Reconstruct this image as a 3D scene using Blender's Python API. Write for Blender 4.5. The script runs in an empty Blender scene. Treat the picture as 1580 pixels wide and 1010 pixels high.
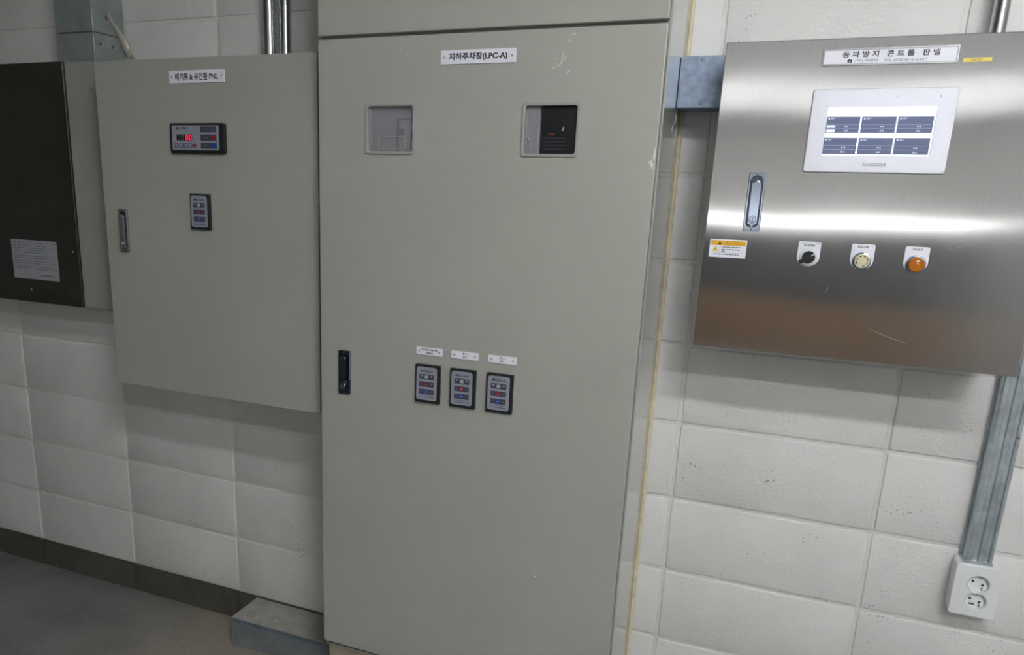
import bpy, bmesh, math, random
from mathutils import Vector, Matrix
random.seed(7)
C = bpy.context.scene.collection
scene = bpy.context.scene

# ------------------------------------------------------------------ camera
cam_d = bpy.data.cameras.new('camera'); cam = bpy.data.objects.new('camera', cam_d); C.objects.link(cam)
def _rot(y, p, r):
    return Matrix.Rotation(y, 3, 'Z') @ Matrix.Rotation(p, 3, 'X') @ Matrix.Rotation(r, 3, 'Y')
_R = _rot(0.38616608, -0.25122455, -0.03241877)
right, fwd, up = _R @ Vector((1, 0, 0)), _R @ Vector((0, 1, 0)), _R @ Vector((0, 0, 1))
m = Matrix(((right.x, up.x, -fwd.x, 0.15386533), (right.y, up.y, -fwd.y, -1.9289254),
            (right.z, up.z, -fwd.z, 0.5436944 + 0.906), (0, 0, 0, 1)))
cam.matrix_world = m
cam_d.sensor_width = 36.0; cam_d.sensor_fit = 'HORIZONTAL'
cam_d.lens = 36.0 * 1183.3355 / 1580.0
cam_d.shift_x = 100.0 / 1580.0
cam_d.shift_y = 95.0 / 1580.0
cam_d.clip_start = 0.02
scene.camera = cam

# ------------------------------------------------------------------ world, exposure
w = bpy.data.worlds.new('world'); scene.world = w; w.use_nodes = True
w.node_tree.nodes['Background'].inputs[0].default_value = (0.9, 0.95, 1, 1)
w.node_tree.nodes['Background'].inputs[1].default_value = 0.02
vs = scene.view_settings
vs.view_transform = 'Standard'; vs.look = 'None'; vs.gamma = 1.0; vs.use_curve_mapping = False
vs.exposure = 2.2
scene.cycles.adaptive_threshold = 0.02; scene.cycles.max_bounces = 8; scene.cycles.diffuse_bounces = 4; scene.cycles.glossy_bounces = 3; scene.cycles.transmission_bounces = 3; scene.cycles.transparent_max_bounces = 8
NEAR_LAMP = 25.0      # tube radiance of the near fixture, above right of the panels
ADDED_PANEL = .30        # added glowing panels behind the camera, for the steel's bright band and fill
ADDED_STRIP = 1.7      # added strips at eye height on the far wall, for the steel's bright line

# ------------------------------------------------------------------ materials
M = {}
def mat(name, col, rough=0.5, metal=0.0, spec=0.5, emit=None, estr=0.0, noise=0.0, nscale=30.0, bump=0.0, bscale=200.0,
        rnoise=0.0, coat=0.0, aniso=0.0, objrand=0.0, bdist=0.001):
    if name in M: return M[name]
    mt = bpy.data.materials.new(name); mt.use_nodes = True
    nt = mt.node_tree; b = nt.nodes['Principled BSDF']
    c = (col[0], col[1], col[2], 1)
    b.inputs['Base Color'].default_value = c
    b.inputs['Roughness'].default_value = rough
    b.inputs['Metallic'].default_value = metal
    b.inputs['Specular IOR Level'].default_value = spec
    b.inputs['Coat Weight'].default_value = coat
    if emit:
        b.inputs['Emission Color'].default_value = (*emit, 1); b.inputs['Emission Strength'].default_value = estr
        if estr < .25 or name == 'led_red': mt.cycles.emission_sampling = 'NONE'
    geo = None
    if noise or bump or rnoise:
        geo = nt.nodes.new('ShaderNodeNewGeometry')
    last = None
    if noise:
        n = nt.nodes.new('ShaderNodeTexNoise'); n.inputs['Scale'].default_value = nscale; n.inputs['Detail'].default_value = 6
        nt.links.new(geo.outputs['Position'], n.inputs['Vector'])
        r = nt.nodes.new('ShaderNodeMapRange'); r.inputs['From Min'].default_value = 0.3; r.inputs['From Max'].default_value = 0.7
        r.inputs['To Min'].default_value = 1 - noise; r.inputs['To Max'].default_value = 1 + noise
        nt.links.new(n.outputs['Fac'], r.inputs['Value'])
        last = r.outputs['Result']
    if objrand:
        oi = nt.nodes.new('ShaderNodeObjectInfo')
        r2 = nt.nodes.new('ShaderNodeMapRange'); r2.inputs['To Min'].default_value = 1 - objrand; r2.inputs['To Max'].default_value = 1 + objrand
        nt.links.new(oi.outputs['Random'], r2.inputs['Value'])
        if last:
            mm = nt.nodes.new('ShaderNodeMath'); mm.operation = 'MULTIPLY'
            nt.links.new(last, mm.inputs[0]); nt.links.new(r2.outputs['Result'], mm.inputs[1]); last = mm.outputs[0]
        else: last = r2.outputs['Result']
    if last:
        v = nt.nodes.new('ShaderNodeVectorMath'); v.operation = 'SCALE'; v.inputs[0].default_value = col
        nt.links.new(last, v.inputs['Scale']); nt.links.new(v.outputs[0], b.inputs['Base Color'])
    if rnoise:
        n = nt.nodes.new('ShaderNodeTexNoise'); n.inputs['Scale'].default_value = 9; n.inputs['Detail'].default_value = 5
        nt.links.new(geo.outputs['Position'], n.inputs['Vector'])
        r = nt.nodes.new('ShaderNodeMapRange'); r.inputs['To Min'].default_value = max(rough - rnoise, 0.02); r.inputs['To Max'].default_value = rough + rnoise
        nt.links.new(n.outputs['Fac'], r.inputs['Value']); nt.links.new(r.outputs['Result'], b.inputs['Roughness'])
    if bump:
        n = nt.nodes.new('ShaderNodeTexNoise'); n.inputs['Scale'].default_value = bscale; n.inputs['Detail'].default_value = 4
        nt.links.new(geo.outputs['Position'], n.inputs['Vector'])
        bp = nt.nodes.new('ShaderNodeBump'); bp.inputs['Strength'].default_value = bump; bp.inputs['Distance'].default_value = bdist
        nt.links.new(n.outputs['Fac'], bp.inputs['Height']); nt.links.new(bp.outputs['Normal'], b.inputs['Normal'])
    if aniso:
        b.inputs['Anisotropic'].default_value = aniso
        t = nt.nodes.new('ShaderNodeTangent'); t.direction_type = 'RADIAL'; t.axis = 'Z'
        nt.links.new(t.outputs[0], b.inputs['Tangent'])
    M[name] = mt
    return mt

def block_paint(name, col):
    """thick paint over concrete block: fine grain, open pits, a few dirty holes"""
    mt = bpy.data.materials.new(name); mt.use_nodes = True; nt = mt.node_tree; b = nt.nodes['Principled BSDF']
    L = nt.links.new; N = nt.nodes.new
    geo = N('ShaderNodeNewGeometry'); oi = N('ShaderNodeObjectInfo')
    big = N('ShaderNodeTexNoise'); big.inputs['Scale'].default_value = 5; big.inputs['Detail'].default_value = 5
    L(geo.outputs['Position'], big.inputs['Vector'])
    r1 = N('ShaderNodeMapRange'); r1.inputs['From Min'].default_value = .3; r1.inputs['From Max'].default_value = .7
    r1.inputs['To Min'].default_value = .95; r1.inputs['To Max'].default_value = 1.04
    L(big.outputs['Fac'], r1.inputs['Value'])
    r2 = N('ShaderNodeMapRange'); r2.inputs['To Min'].default_value = .97; r2.inputs['To Max'].default_value = 1.02
    L(oi.outputs['Random'], r2.inputs['Value'])
    # pits: sparse cells gated by a patchy noise
    vor = N('ShaderNodeTexVoronoi'); vor.inputs['Scale'].default_value = 95; vor.inputs['Randomness'].default_value = 1
    L(geo.outputs['Position'], vor.inputs['Vector'])
    patch = N('ShaderNodeTexNoise'); patch.inputs['Scale'].default_value = 11; patch.inputs['Detail'].default_value = 3
    L(geo.outputs['Position'], patch.inputs['Vector'])
    gate = N('ShaderNodeMapRange'); gate.inputs['From Min'].default_value = .5; gate.inputs['From Max'].default_value = .72
    gate.inputs['To Min'].default_value = 0.0; gate.inputs['To Max'].default_value = .24
    L(patch.outputs['Fac'], gate.inputs['Value'])
    lt = N('ShaderNodeMath'); lt.operation = 'LESS_THAN'; L(vor.outputs['Distance'], lt.inputs[0]); L(gate.outputs['Result'], lt.inputs[1])
    pit = N('ShaderNodeMapRange'); pit.inputs['To Min'].default_value = 1; pit.inputs['To Max'].default_value = .42
    L(lt.outputs[0], pit.inputs['Value'])
    a = N('ShaderNodeMath'); a.operation = 'MULTIPLY'; L(r1.outputs['Result'], a.inputs[0]); L(r2.outputs['Result'], a.inputs[1])
    a2 = N('ShaderNodeMath'); a2.operation = 'MULTIPLY'; L(a.outputs[0], a2.inputs[0]); L(pit.outputs['Result'], a2.inputs[1])
    sc = N('ShaderNodeVectorMath'); sc.operation = 'SCALE'; sc.inputs[0].default_value = col
    L(a2.outputs[0], sc.inputs['Scale']); L(sc.outputs[0], b.inputs['Base Color'])
    b.inputs['Roughness'].default_value = .55; b.inputs['Specular IOR Level'].default_value = .35
    fine = N('ShaderNodeTexNoise'); fine.inputs['Scale'].default_value = 130; fine.inputs['Detail'].default_value = 5
    L(geo.outputs['Position'], fine.inputs['Vector'])
    bp = N('ShaderNodeBump'); bp.inputs['Strength'].default_value = .6; bp.inputs['Distance'].default_value = .003
    L(fine.outputs['Fac'], bp.inputs['Height']); L(bp.outputs['Normal'], b.inputs['Normal'])
    M[name] = mt
    return mt

def brushed_steel(name, col, rough, aniso, wave=0.0):
    """vertical grain, so reflections smear sideways; faint oil-canning of the sheet"""
    mt = bpy.data.materials.new(name); mt.use_nodes = True; nt = mt.node_tree; b = nt.nodes['Principled BSDF']
    L = nt.links.new; N = nt.nodes.new
    b.inputs['Metallic'].default_value = 1; b.inputs['Anisotropic'].default_value = aniso
    t = N('ShaderNodeTangent'); t.direction_type = 'RADIAL'; t.axis = 'Z'; L(t.outputs[0], b.inputs['Tangent'])
    geo = N('ShaderNodeNewGeometry')
    mp = N('ShaderNodeMapping'); mp.inputs['Scale'].default_value = (900, 900, 14); L(geo.outputs['Position'], mp.inputs['Vector'])
    g = N('ShaderNodeTexNoise'); g.inputs['Scale'].default_value = 1; g.inputs['Detail'].default_value = 3; L(mp.outputs[0], g.inputs['Vector'])
    st = N('ShaderNodeTexNoise'); st.inputs['Scale'].default_value = 14; st.inputs['Detail'].default_value = 7; L(geo.outputs['Position'], st.inputs['Vector'])
    r = N('ShaderNodeMapRange'); r.inputs['To Min'].default_value = rough - .03; r.inputs['To Max'].default_value = rough + .03
    L(st.outputs['Fac'], r.inputs['Value']); L(r.outputs['Result'], b.inputs['Roughness'])
    c = N('ShaderNodeMapRange'); c.inputs['To Min'].default_value = .88; c.inputs['To Max'].default_value = 1.1
    L(g.outputs['Fac'], c.inputs['Value'])
    sc = N('ShaderNodeVectorMath'); sc.operation = 'SCALE'; sc.inputs[0].default_value = col
    L(c.outputs['Result'], sc.inputs['Scale']); L(sc.outputs[0], b.inputs['Base Color'])
    if wave:
        wn = N('ShaderNodeTexNoise'); wn.inputs['Scale'].default_value = 2.6; wn.inputs['Detail'].default_value = 0
        L(geo.outputs['Position'], wn.inputs['Vector'])
        bp = N('ShaderNodeBump'); bp.inputs['Strength'].default_value = 1; bp.inputs['Distance'].default_value = wave
        L(wn.outputs['Fac'], bp.inputs['Height']); L(bp.outputs['Normal'], b.inputs['Normal'])
    M[name] = mt
    return mt

def clear_plastic(name, tint, alpha, rough=0.08, bump=0.0, bscale=30):
    """thin clear sheet: mostly see-through, with a cloudy share and surface gloss"""
    mt = bpy.data.materials.new(name); mt.use_nodes = True; nt = mt.node_tree
    L = nt.links.new; N = nt.nodes.new
    b = nt.nodes['Principled BSDF']; out = nt.nodes['Material Output']
    b.inputs['Base Color'].default_value = (*tint, 1); b.inputs['Roughness'].default_value = rough
    tr = N('ShaderNodeBsdfTransparent'); mx = N('ShaderNodeMixShader'); fr = N('ShaderNodeFresnel'); fr.inputs['IOR'].default_value = 1.5
    ad = N('ShaderNodeMath'); ad.operation = 'ADD'; ad.use_clamp = True; ad.inputs[1].default_value = alpha; L(fr.outputs[0], ad.inputs[0])
    L(ad.outputs[0], mx.inputs[0]); L(tr.outputs[0], mx.inputs[1]); L(b.outputs[0], mx.inputs[2]); L(mx.outputs[0], out.inputs['Surface'])
    if bump:
        geo = N('ShaderNodeNewGeometry'); n = N('ShaderNodeTexNoise'); n.inputs['Scale'].default_value = bscale; n.inputs['Detail'].default_value = 2
        n.inputs['Distortion'].default_value = 1.5
        L(geo.outputs['Position'], n.inputs['Vector'])
        bp = N('ShaderNodeBump'); bp.inputs['Strength'].default_value = bump; bp.inputs['Distance'].default_value = .004
        L(n.outputs['Fac'], bp.inputs['Height']); L(bp.outputs['Normal'], b.inputs['Normal'])
    M[name] = mt
    return mt

block_paint('block_paint', (.72, .72, .705))
block_paint('mortar_paint', (.70, .70, .68))
mat('skirting_paint', (.088, .082, .064), .5, noise=.18, nscale=18, bump=.3, bscale=150)
mat('room_paint', (.62, .62, .60), .7, noise=.04, nscale=4)
mat('dado_grey', (.12, .12, .122), .6, noise=.1, nscale=4)
mat('dado_paint', (.30, .20, .13), .6, noise=.1, nscale=4)
mat('ceiling_paint', (.20, .20, .20), .8)
mat('cabinet_paint', (.395, .397, .358), .3, noise=.025, nscale=3, bump=.06, bscale=420, spec=.5)
mat('cabinet_side_paint', (.37, .372, .345), .12, noise=.02, nscale=3, spec=.7, coat=.5)
mat('plinth_paint', (.34, .30, .22), .6, noise=.15, nscale=25)
mat('grey_interior', (.55, .55, .59), .5)
mat('frame_paint', (.34, .338, .315), .4, noise=.05, nscale=6)
mat('steel_dark_reflection', (.055, .055, .046), .38, metal=.6, noise=.15, nscale=10, rnoise=.08)  # stainless sheet; its dark reflection is put into the base colour
brushed_steel('brushed_steel', (.60, .60, .61), .125, .96, .004)
brushed_steel('steel_side', (.5, .5, .5), .35, .5)
mat('galvanised', (.26, .325, .43), .42, metal=.75, noise=.22, nscale=60, rnoise=.12, bump=.08, bscale=120)
mat('galvanised_duct', (.30, .345, .33), .5, metal=.35, noise=.12, nscale=20, rnoise=.1)
mat('galvanised_dull', (.25, .28, .295), .5, metal=.4, noise=.15, nscale=20)
mat('galvanised_strut', (.52, .58, .61), .36, metal=.8, noise=.2, nscale=40, rnoise=.1)
mat('edge_worn_highlight', (.8, .82, .8), .3, metal=.3, noise=.35, nscale=60)  # chipped edge and its highlight, both put into one bright colour
mat('conduit_steel', (.60, .62, .63), .2, metal=1.0, noise=.08, nscale=30, rnoise=.06)
mat('dusty_metal', (.40, .385, .35), .75, noise=.18, nscale=22, bump=.2, bscale=90)
mat('chrome', (.38, .44, .55), .12, metal=1.0)
mat('dull_chrome', (.42, .43, .45), .24, metal=1.0)
mat('dark_chrome', (.10, .12, .16), .2, metal=.9)
mat('black_plastic', (.012, .016, .017), .4)
mat('dark_button_strip', (.055, .06, .085), .45)
mat('panel_face', (.30, .32, .38), .4, noise=.03, nscale=80)
mat('white_plastic', (.78, .79, .80), .35)
mat('white_plate', (.85, .86, .93), .35)
mat('socket_plastic', (.80, .82, .83), .3)
mat('hmi_bezel', (.84, .85, .89), .3)
mat('black_ink', (.015, .015, .025), .6)
mat('grey_ink', (.14, .14, .18), .6)
mat('silver_ink', (.42, .43, .45), .4)
mat('pale_print', (.55, .58, .66), .5)
mat('bare_screw', (.45, .47, .55), .35, metal=.8)
mat('red_button', (.32, .012, .02), .4)
mat('blue_button', (.015, .075, .42), .4)
mat('white_button', (.42, .43, .48), .4)
mat('brown_button', (.22, .06, .03), .45)
mat('blue_label', (.06, .09, .17), .5)
mat('led_red', (.5, .01, .03), .4, emit=(1, .02, .08), estr=.36)
mat('display_black', (.02, .016, .018), .25)
mat('yellow_sticker', (.80, .66, .10), .5)
mat('amber_sticker', (.78, .44, .02), .5)
mat('sticker_yellow_pale', (.80, .66, .16), .5)
mat('sealant', (.66, .60, .42), .5, noise=.15, nscale=30)
mat('scuff_glint_white', (.74, .73, .68), .7)  # real scuffs and chips, also the painted glint on window two
mat('green_part', (.02, .16, .08), .5)
mat('meter_black', (.012, .015, .018), .2)
mat('orange_print', (.24, .09, .02), .5)
mat('buzzer_cream', (.70, .64, .42), .5)
mat('amber_lens', (.46, .15, .006), .12, spec=.6, coat=.5)
mat('amber_deep', (.55, .16, .0), .2)
mat('screen_white', (.8, .85, .9), .3, emit=(.93, .96, 1.0), estr=.17)
mat('screen_tile', (.03, .045, .09), .22, emit=(.22, .34, .9), estr=.03)
mat('screen_line', (.3, .36, .5), .3, emit=(.5, .6, .9), estr=.04)
mat('braid', (.66, .62, .54), .45, metal=.5, noise=.35, nscale=320, bump=.6, bscale=420)
mat('paper', (.36, .37, .40), .7)
mat('paper_ink', (.16, .165, .19), .7)
mat('lamp_housing', (.75, .75, .74), .4)
mat('tube_near', (.9, .9, .9), .4, emit=(.985, .99, 1), estr=NEAR_LAMP)
mat('added_panel_glow', (.9, .9, .9), .4, emit=(1, .99, .97), estr=ADDED_PANEL)
mat('added_strip_glow', (.9, .9, .9), .4, emit=(1, .99, .97), estr=ADDED_STRIP)
clear_plastic('window_clear', (.62, .62, .68), .22, .14)
clear_plastic('window_clear_thin', (.12, .13, .14), .004, .06)
clear_plastic('rim_clear', (.55, .55, .54), .6, .15)
clear_plastic('film', (.85, .87, .92), .03, .1, .9, 7)

def floor_material():
    mt = bpy.data.materials.new('floor_paint'); mt.use_nodes = True; nt = mt.node_tree; b = nt.nodes['Principled BSDF']
    L = nt.links.new; N = nt.nodes.new
    geo = N('ShaderNodeNewGeometry')
    n1 = N('ShaderNodeTexNoise'); n1.inputs['Scale'].default_value = 3.2; n1.inputs['Detail'].default_value = 8; n1.inputs['Roughness'].default_value = .65
    L(geo.outputs['Position'], n1.inputs['Vector'])
    cr = N('ShaderNodeValToRGB')
    cr.color_ramp.elements[0].position = .34; cr.color_ramp.elements[0].color = (.165, .178, .185, 1)
    cr.color_ramp.elements[1].position = .70; cr.color_ramp.elements[1].color = (.29, .285, .27, 1)
    L(n1.outputs['Fac'], cr.inputs['Fac'])
    n2 = N('ShaderNodeTexNoise'); n2.inputs['Scale'].default_value = 90; n2.inputs['Detail'].default_value = 4
    L(geo.outputs['Position'], n2.inputs['Vector'])
    r = N('ShaderNodeMapRange'); r.inputs['From Min'].default_value = .3; r.inputs['From Max'].default_value = .7
    r.inputs['To Min'].default_value = .88; r.inputs['To Max'].default_value = 1.12; L(n2.outputs['Fac'], r.inputs['Value'])
    # plaster dust that gathered round the floor trunking
    d = N('ShaderNodeVectorMath'); d.operation = 'DISTANCE'; d.inputs[1].default_value = (-1.25, -.12, 0); L(geo.outputs['Position'], d.inputs[0])
    dm = N('ShaderNodeMapRange'); dm.inputs['From Min'].default_value = .12; dm.inputs['From Max'].default_value = .62
    dm.inputs['To Min'].default_value = .75; dm.inputs['To Max'].default_value = 0; L(d.outputs['Value'], dm.inputs['Value'])
    dn = N('ShaderNodeMath'); dn.operation = 'MULTIPLY'; L(dm.outputs['Result'], dn.inputs[0]); L(n1.outputs['Fac'], dn.inputs[1])
    dd = N('ShaderNodeMath'); dd.operation = 'MULTIPLY'; dd.use_clamp = True; dd.inputs[1].default_value = 2.6; L(dn.outputs[0], dd.inputs[0])
    mx = N('ShaderNodeMix'); mx.data_type = 'RGBA'; mx.inputs['B'].default_value = (.34, .30, .25, 1)
    L(dd.outputs[0], mx.inputs['Factor']); L(cr.outputs['Color'], mx.inputs['A'])
    sc = N('ShaderNodeVectorMath'); sc.operation = 'SCALE'; L(mx.outputs['Result'], sc.inputs[0]); L(r.outputs['Result'], sc.inputs['Scale'])
    L(sc.outputs[0], b.inputs['Base Color'])
    b.inputs['Roughness'].default_value = .62
    bp = N('ShaderNodeBump'); bp.inputs['Strength'].default_value = .25; bp.inputs['Distance'].default_value = .003
    L(n2.outputs['Fac'], bp.inputs['Height']); L(bp.outputs['Normal'], b.inputs['Normal'])
    M['floor_paint'] = mt
floor_material()

# ------------------------------------------------------------------ helpers
def link(name, me, mt, parent=None, loc=(0, 0, 0), smooth=None):
    """one mesh object; loc is a world place, the mesh is local to it"""
    o = bpy.data.objects.new(name, me); C.objects.link(o)
    if mt is not None and not me.materials: me.materials.append(M[mt] if isinstance(mt, str) else mt)
    if parent is not None:
        o.parent = parent
        o.location = Vector(loc) - world_loc(parent)
    else: o.location = loc
    if smooth is not None:
        for p in me.polygons: p.use_smooth = True
        me.set_sharp_from_angle(angle=math.radians(smooth))
    return o
def world_loc(o):
    v = Vector(o.location)
    while o.parent is not None:
        o = o.parent; v += Vector(o.location)
    return v
def thing(name, label, cat, loc, group=None):
    o = bpy.data.objects.new(name, None); C.objects.link(o); o.location = loc
    o.empty_display_size = .05
    o['label'] = label; o['category'] = cat
    if group: o['group'] = group
    return o
def tag(o, label, cat, group=None):
    o['label'] = label; o['category'] = cat
    if group: o['group'] = group
    return o
def struct(o): o['kind'] = 'structure'; return o
def to_mesh(bm, name):
    me = bpy.data.meshes.new(name); bmesh.ops.recalc_face_normals(bm, faces=bm.faces[:]); bm.to_mesh(me); bm.free(); return me
def bm_box(bm, x0, x1, y0, y1, z0, z1):
    vs_ = [bm.verts.new((x, y, z)) for x in (x0, x1) for y in (y0, y1) for z in (z0, z1)]
    for f in ((0, 1, 3, 2), (4, 6, 7, 5), (0, 4, 5, 1), (2, 3, 7, 6), (0, 2, 6, 4), (1, 5, 7, 3)):
        bm.faces.new([vs_[i] for i in f])
def box(name, x0, x1, y0, y1, z0, z1, mt, parent=None, bevel=0.0, seg=2):
    cx, cy, cz = (x0 + x1) / 2, (y0 + y1) / 2, (z0 + z1) / 2
    bm = bmesh.new(); bm_box(bm, x0 - cx, x1 - cx, y0 - cy, y1 - cy, z0 - cz, z1 - cz)
    if bevel: bmesh.ops.bevel(bm, geom=bm.edges[:], offset=bevel, segments=seg, affect='EDGES', profile=.5)
    return link(name, to_mesh(bm, name), mt, parent, (cx, cy, cz), 12 if bevel else None)
def rrect(cx, cz, w_, h_, r=0.0, n=5):
    if r <= 0: return [(cx - w_ / 2, cz - h_ / 2), (cx + w_ / 2, cz - h_ / 2), (cx + w_ / 2, cz + h_ / 2), (cx - w_ / 2, cz + h_ / 2)]
    pts = []
    for sx, sz, a0 in ((1, -1, -90), (1, 1, 0), (-1, 1, 90), (-1, -1, 180)):
        ox, oz = cx + sx * (w_ / 2 - r), cz + sz * (h_ / 2 - r)
        for k in range(n + 1):
            a = math.radians(a0 + 90 * k / n); pts.append((ox + r * math.cos(a), oz + r * math.sin(a)))
    return pts
def circ(cx, cz, r, n=28, rz=None):
    rz = rz or r
    return [(cx + r * math.cos(2 * math.pi * k / n), cz + rz * math.sin(2 * math.pi * k / n)) for k in range(n)]
def plate(name, pts, yback, thick, mt, parent, bevel=0.0, seg=2):
    """flat piece facing -Y with the outline pts (x, z); its back lies on y = yback"""
    cx = sum(p[0] for p in pts) / len(pts); cz = sum(p[1] for p in pts) / len(pts)
    bm = bmesh.new()
    a = [bm.verts.new((x - cx, 0, z - cz)) for x, z in pts]
    b = [bm.verts.new((x - cx, -thick, z - cz)) for x, z in pts]
    bm.faces.new(a); front = bm.faces.new(b[::-1]); n = len(pts)
    for i in range(n): bm.faces.new((a[i], a[(i + 1) % n], b[(i + 1) % n], b[i]))
    if bevel: bmesh.ops.bevel(bm, geom=list(front.edges), offset=bevel, segments=seg, affect='EDGES', profile=.5)
    return link(name, to_mesh(bm, name), mt, parent, (cx, yback, cz), 12)
def holed(name, outer, holes, yback, thick, mt, parent, bevel=0.0):
    """like plate but with openings cut through"""
    cx = sum(p[0] for p in outer) / len(outer); cz = sum(p[1] for p in outer) / len(outer)
    cu = bpy.data.curves.new(name, 'CURVE'); cu.dimensions = '2D'; cu.fill_mode = 'BOTH'
    cu.extrude = thick / 2 - bevel; cu.bevel_depth = bevel; cu.bevel_resolution = 1; cu.offset = -bevel
    for lp in [outer] + holes:
        sp = cu.splines.new('POLY'); sp.points.add(len(lp) - 1); sp.use_cyclic_u = True
        for k, (x, z) in enumerate(lp): sp.points[k].co = (x - cx, z - cz, 0, 1)
    t = bpy.data.objects.new('tmp', cu); C.objects.link(t)
    dg = bpy.context.evaluated_depsgraph_get(); me = bpy.data.meshes.new_from_object(t.evaluated_get(dg))
    bpy.data.objects.remove(t); bpy.data.curves.remove(cu)
    me.transform(Matrix.Translation((0, -thick / 2, 0)) @ Matrix.Rotation(math.pi / 2, 4, 'X'))
    me.materials.clear(); me.name = name
    return link(name, me, mt, parent, (cx, yback, cz), 12)
_text_cache = {}
def text(s, cx, cz, w_, h_, y, mt, parent, name='lettering', bold=0.0):
    """flat lettering facing -Y, fitted to w_ by h_ metres (h_ None keeps the proportions)"""
    cu = bpy.data.curves.new(name, 'FONT'); cu.body = s; cu.size = 1; cu.align_x = 'CENTER'; cu.extrude = .006; cu.offset = bold
    cu.resolution_u = 3
    t = bpy.data.objects.new('tmp', cu); C.objects.link(t)
    dg = bpy.context.evaluated_depsgraph_get(); me = bpy.data.meshes.new_from_object(t.evaluated_get(dg))
    bpy.data.objects.remove(t); bpy.data.curves.remove(cu)
    xs = [v.co.x for v in me.vertices]; ys = [v.co.y for v in me.vertices]
    if not xs: return None
    ox, oy = (min(xs) + max(xs)) / 2, (min(ys) + max(ys)) / 2
    sx = w_ / (max(xs) - min(xs)); sy = h_ / (max(ys) - min(ys)) if h_ else sx
    me.transform(Matrix.Rotation(math.pi / 2, 4, 'X') @ Matrix.Diagonal((sx, sy, .02, 1)) @ Matrix.Translation((-ox, -oy, 0)))
    me.materials.clear(); me.name = name
    return link(name, me, mt, parent, (cx, y - .0002, cz))
def lathe_y(name, prof, cx, cz, y0, mt, parent, n=28, sx=1.0, cap=True):
    """turned piece about an axis along -Y; prof = [(radius, distance out of the surface)]"""
    bm = bmesh.new(); rings = []
    for r, d in prof:
        if r <= 1e-6: rings.append([bm.verts.new((0, -d, 0))])
        else: rings.append([bm.verts.new((sx * r * math.cos(2 * math.pi * k / n), -d, r * math.sin(2 * math.pi * k / n))) for k in range(n)])
    for a, b in zip(rings, rings[1:]):
        for k in range(n):
            k2 = (k + 1) % n
            if len(a) == 1 and len(b) == 1: continue
            if len(a) == 1: bm.faces.new((a[0], b[k], b[k2]))
            elif len(b) == 1: bm.faces.new((a[k], b[0], a[k2]))
            else: bm.faces.new((a[k], b[k], b[k2], a[k2]))
    for rg in (rings[0], rings[-1]):
        if cap and len(rg) > 2: bm.faces.new(rg)
    return link(name, to_mesh(bm, name), mt, parent, (cx, y0, cz), 35)
def tube(name, path, rx0, mt, parent=None, n=14, flat=1.0, closed=False, radii=None):
    """sweep of a round (or flattened) section along a path of world points"""
    P = [Vector(p) for p in path]; o = P[0]
    bm = bmesh.new(); rings = []
    prev = None
    cnt = len(P)
    for i, p in enumerate(P):
        rx = radii[i] if radii else rx0
        a = P[(i - 1) % cnt] if (closed or i > 0) else p
        b = P[(i + 1) % cnt] if (closed or i < cnt - 1) else p
        t = (b - a).normalized()
        if prev is None:
            ref = Vector((0, -1, 0)) if abs(t.y) < .9 else Vector((1, 0, 0))
            u = (ref - t * ref.dot(t)).normalized()
        else: u = (prev - t * prev.dot(t)).normalized()
        prev = u; v = t.cross(u)
        rings.append([bm.verts.new(p - o + u * (rx * flat * math.cos(2 * math.pi * k / n)) + v * (rx * math.sin(2 * math.pi * k / n))) for k in range(n)])
    prs = list(zip(rings, rings[1:])) + ([(rings[-1], rings[0])] if closed else [])
    for a, b in prs:
        for k in range(n): bm.faces.new((a[k], b[k], b[(k + 1) % n], a[(k + 1) % n]))
    if not closed: bm.faces.new(rings[0]); bm.faces.new(rings[-1])
    return link(name, to_mesh(bm, name), mt, parent, o, 45)
def prism_z(name, prof, z0, z1, mt, parent=None):
    """profile (x, y) extruded upward"""
    cx = prof[0][0]; cy = prof[0][1]
    bm = bmesh.new(); a = [bm.verts.new((x - cx, y - cy, 0)) for x, y in prof]; b = [bm.verts.new((x - cx, y - cy, z1 - z0)) for x, y in prof]
    n = len(prof); bm.faces.new(a); bm.faces.new(b)
    for i in range(n): bm.faces.new((a[i], a[(i + 1) % n], b[(i + 1) % n], b[i]))
    return link(name, to_mesh(bm, name), mt, parent, (cx, cy, z0))
def screw(cx, cz, y, parent, r=.0028, mt='bare_screw', name='screw'):
    o = lathe_y(name, [(r, 0), (r, .0006), (r * .7, .0016), (0, .0019)], cx, cz, y, mt, parent, n=12)
    return o

# ------------------------------------------------------------------ the room
RX0, RX1, RY0, RZ1 = -5.2, 1.95, -6.4, 2.88
struct(box('floor', RX0 - .1, RX1 + .1, RY0 - .1, .16, -.12, 0, 'floor_paint'))
struct(box('ceiling', RX0 - .1, RX1 + .1, RY0 - .1, .16, RZ1, RZ1 + .1, 'ceiling_paint'))
struct(box('wall_left', RX0 - .1, RX0, RY0, .006, 0, RZ1, 'room_paint'))
struct(box('wall_right', RX1, RX1 + .1, RY0, .006, 0, RZ1, 'room_paint'))
struct(box('wall_front', RX0, RX1, RY0 - .1, RY0, 0, RZ1, 'room_paint'))
struct(box('trim_1', RX0, RX1, RY0, RY0 + .012, .55, 1.22, 'dado_grey', bevel=.002, seg=1))
struct(box('trim_2', RX0, RX1, RY0, RY0 + .016, 0, .549, 'dado_paint', bevel=.002, seg=1))
wall = struct(box('wall_back', RX0, RX1, .005, .16, 0, RZ1, 'mortar_paint'))
skirt = struct(box('baseboard_back', RX0, RX1, .0035, .0049, 0, .106, 'skirting_paint'))
BW, BH, J = .45802, .2, .009
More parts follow.
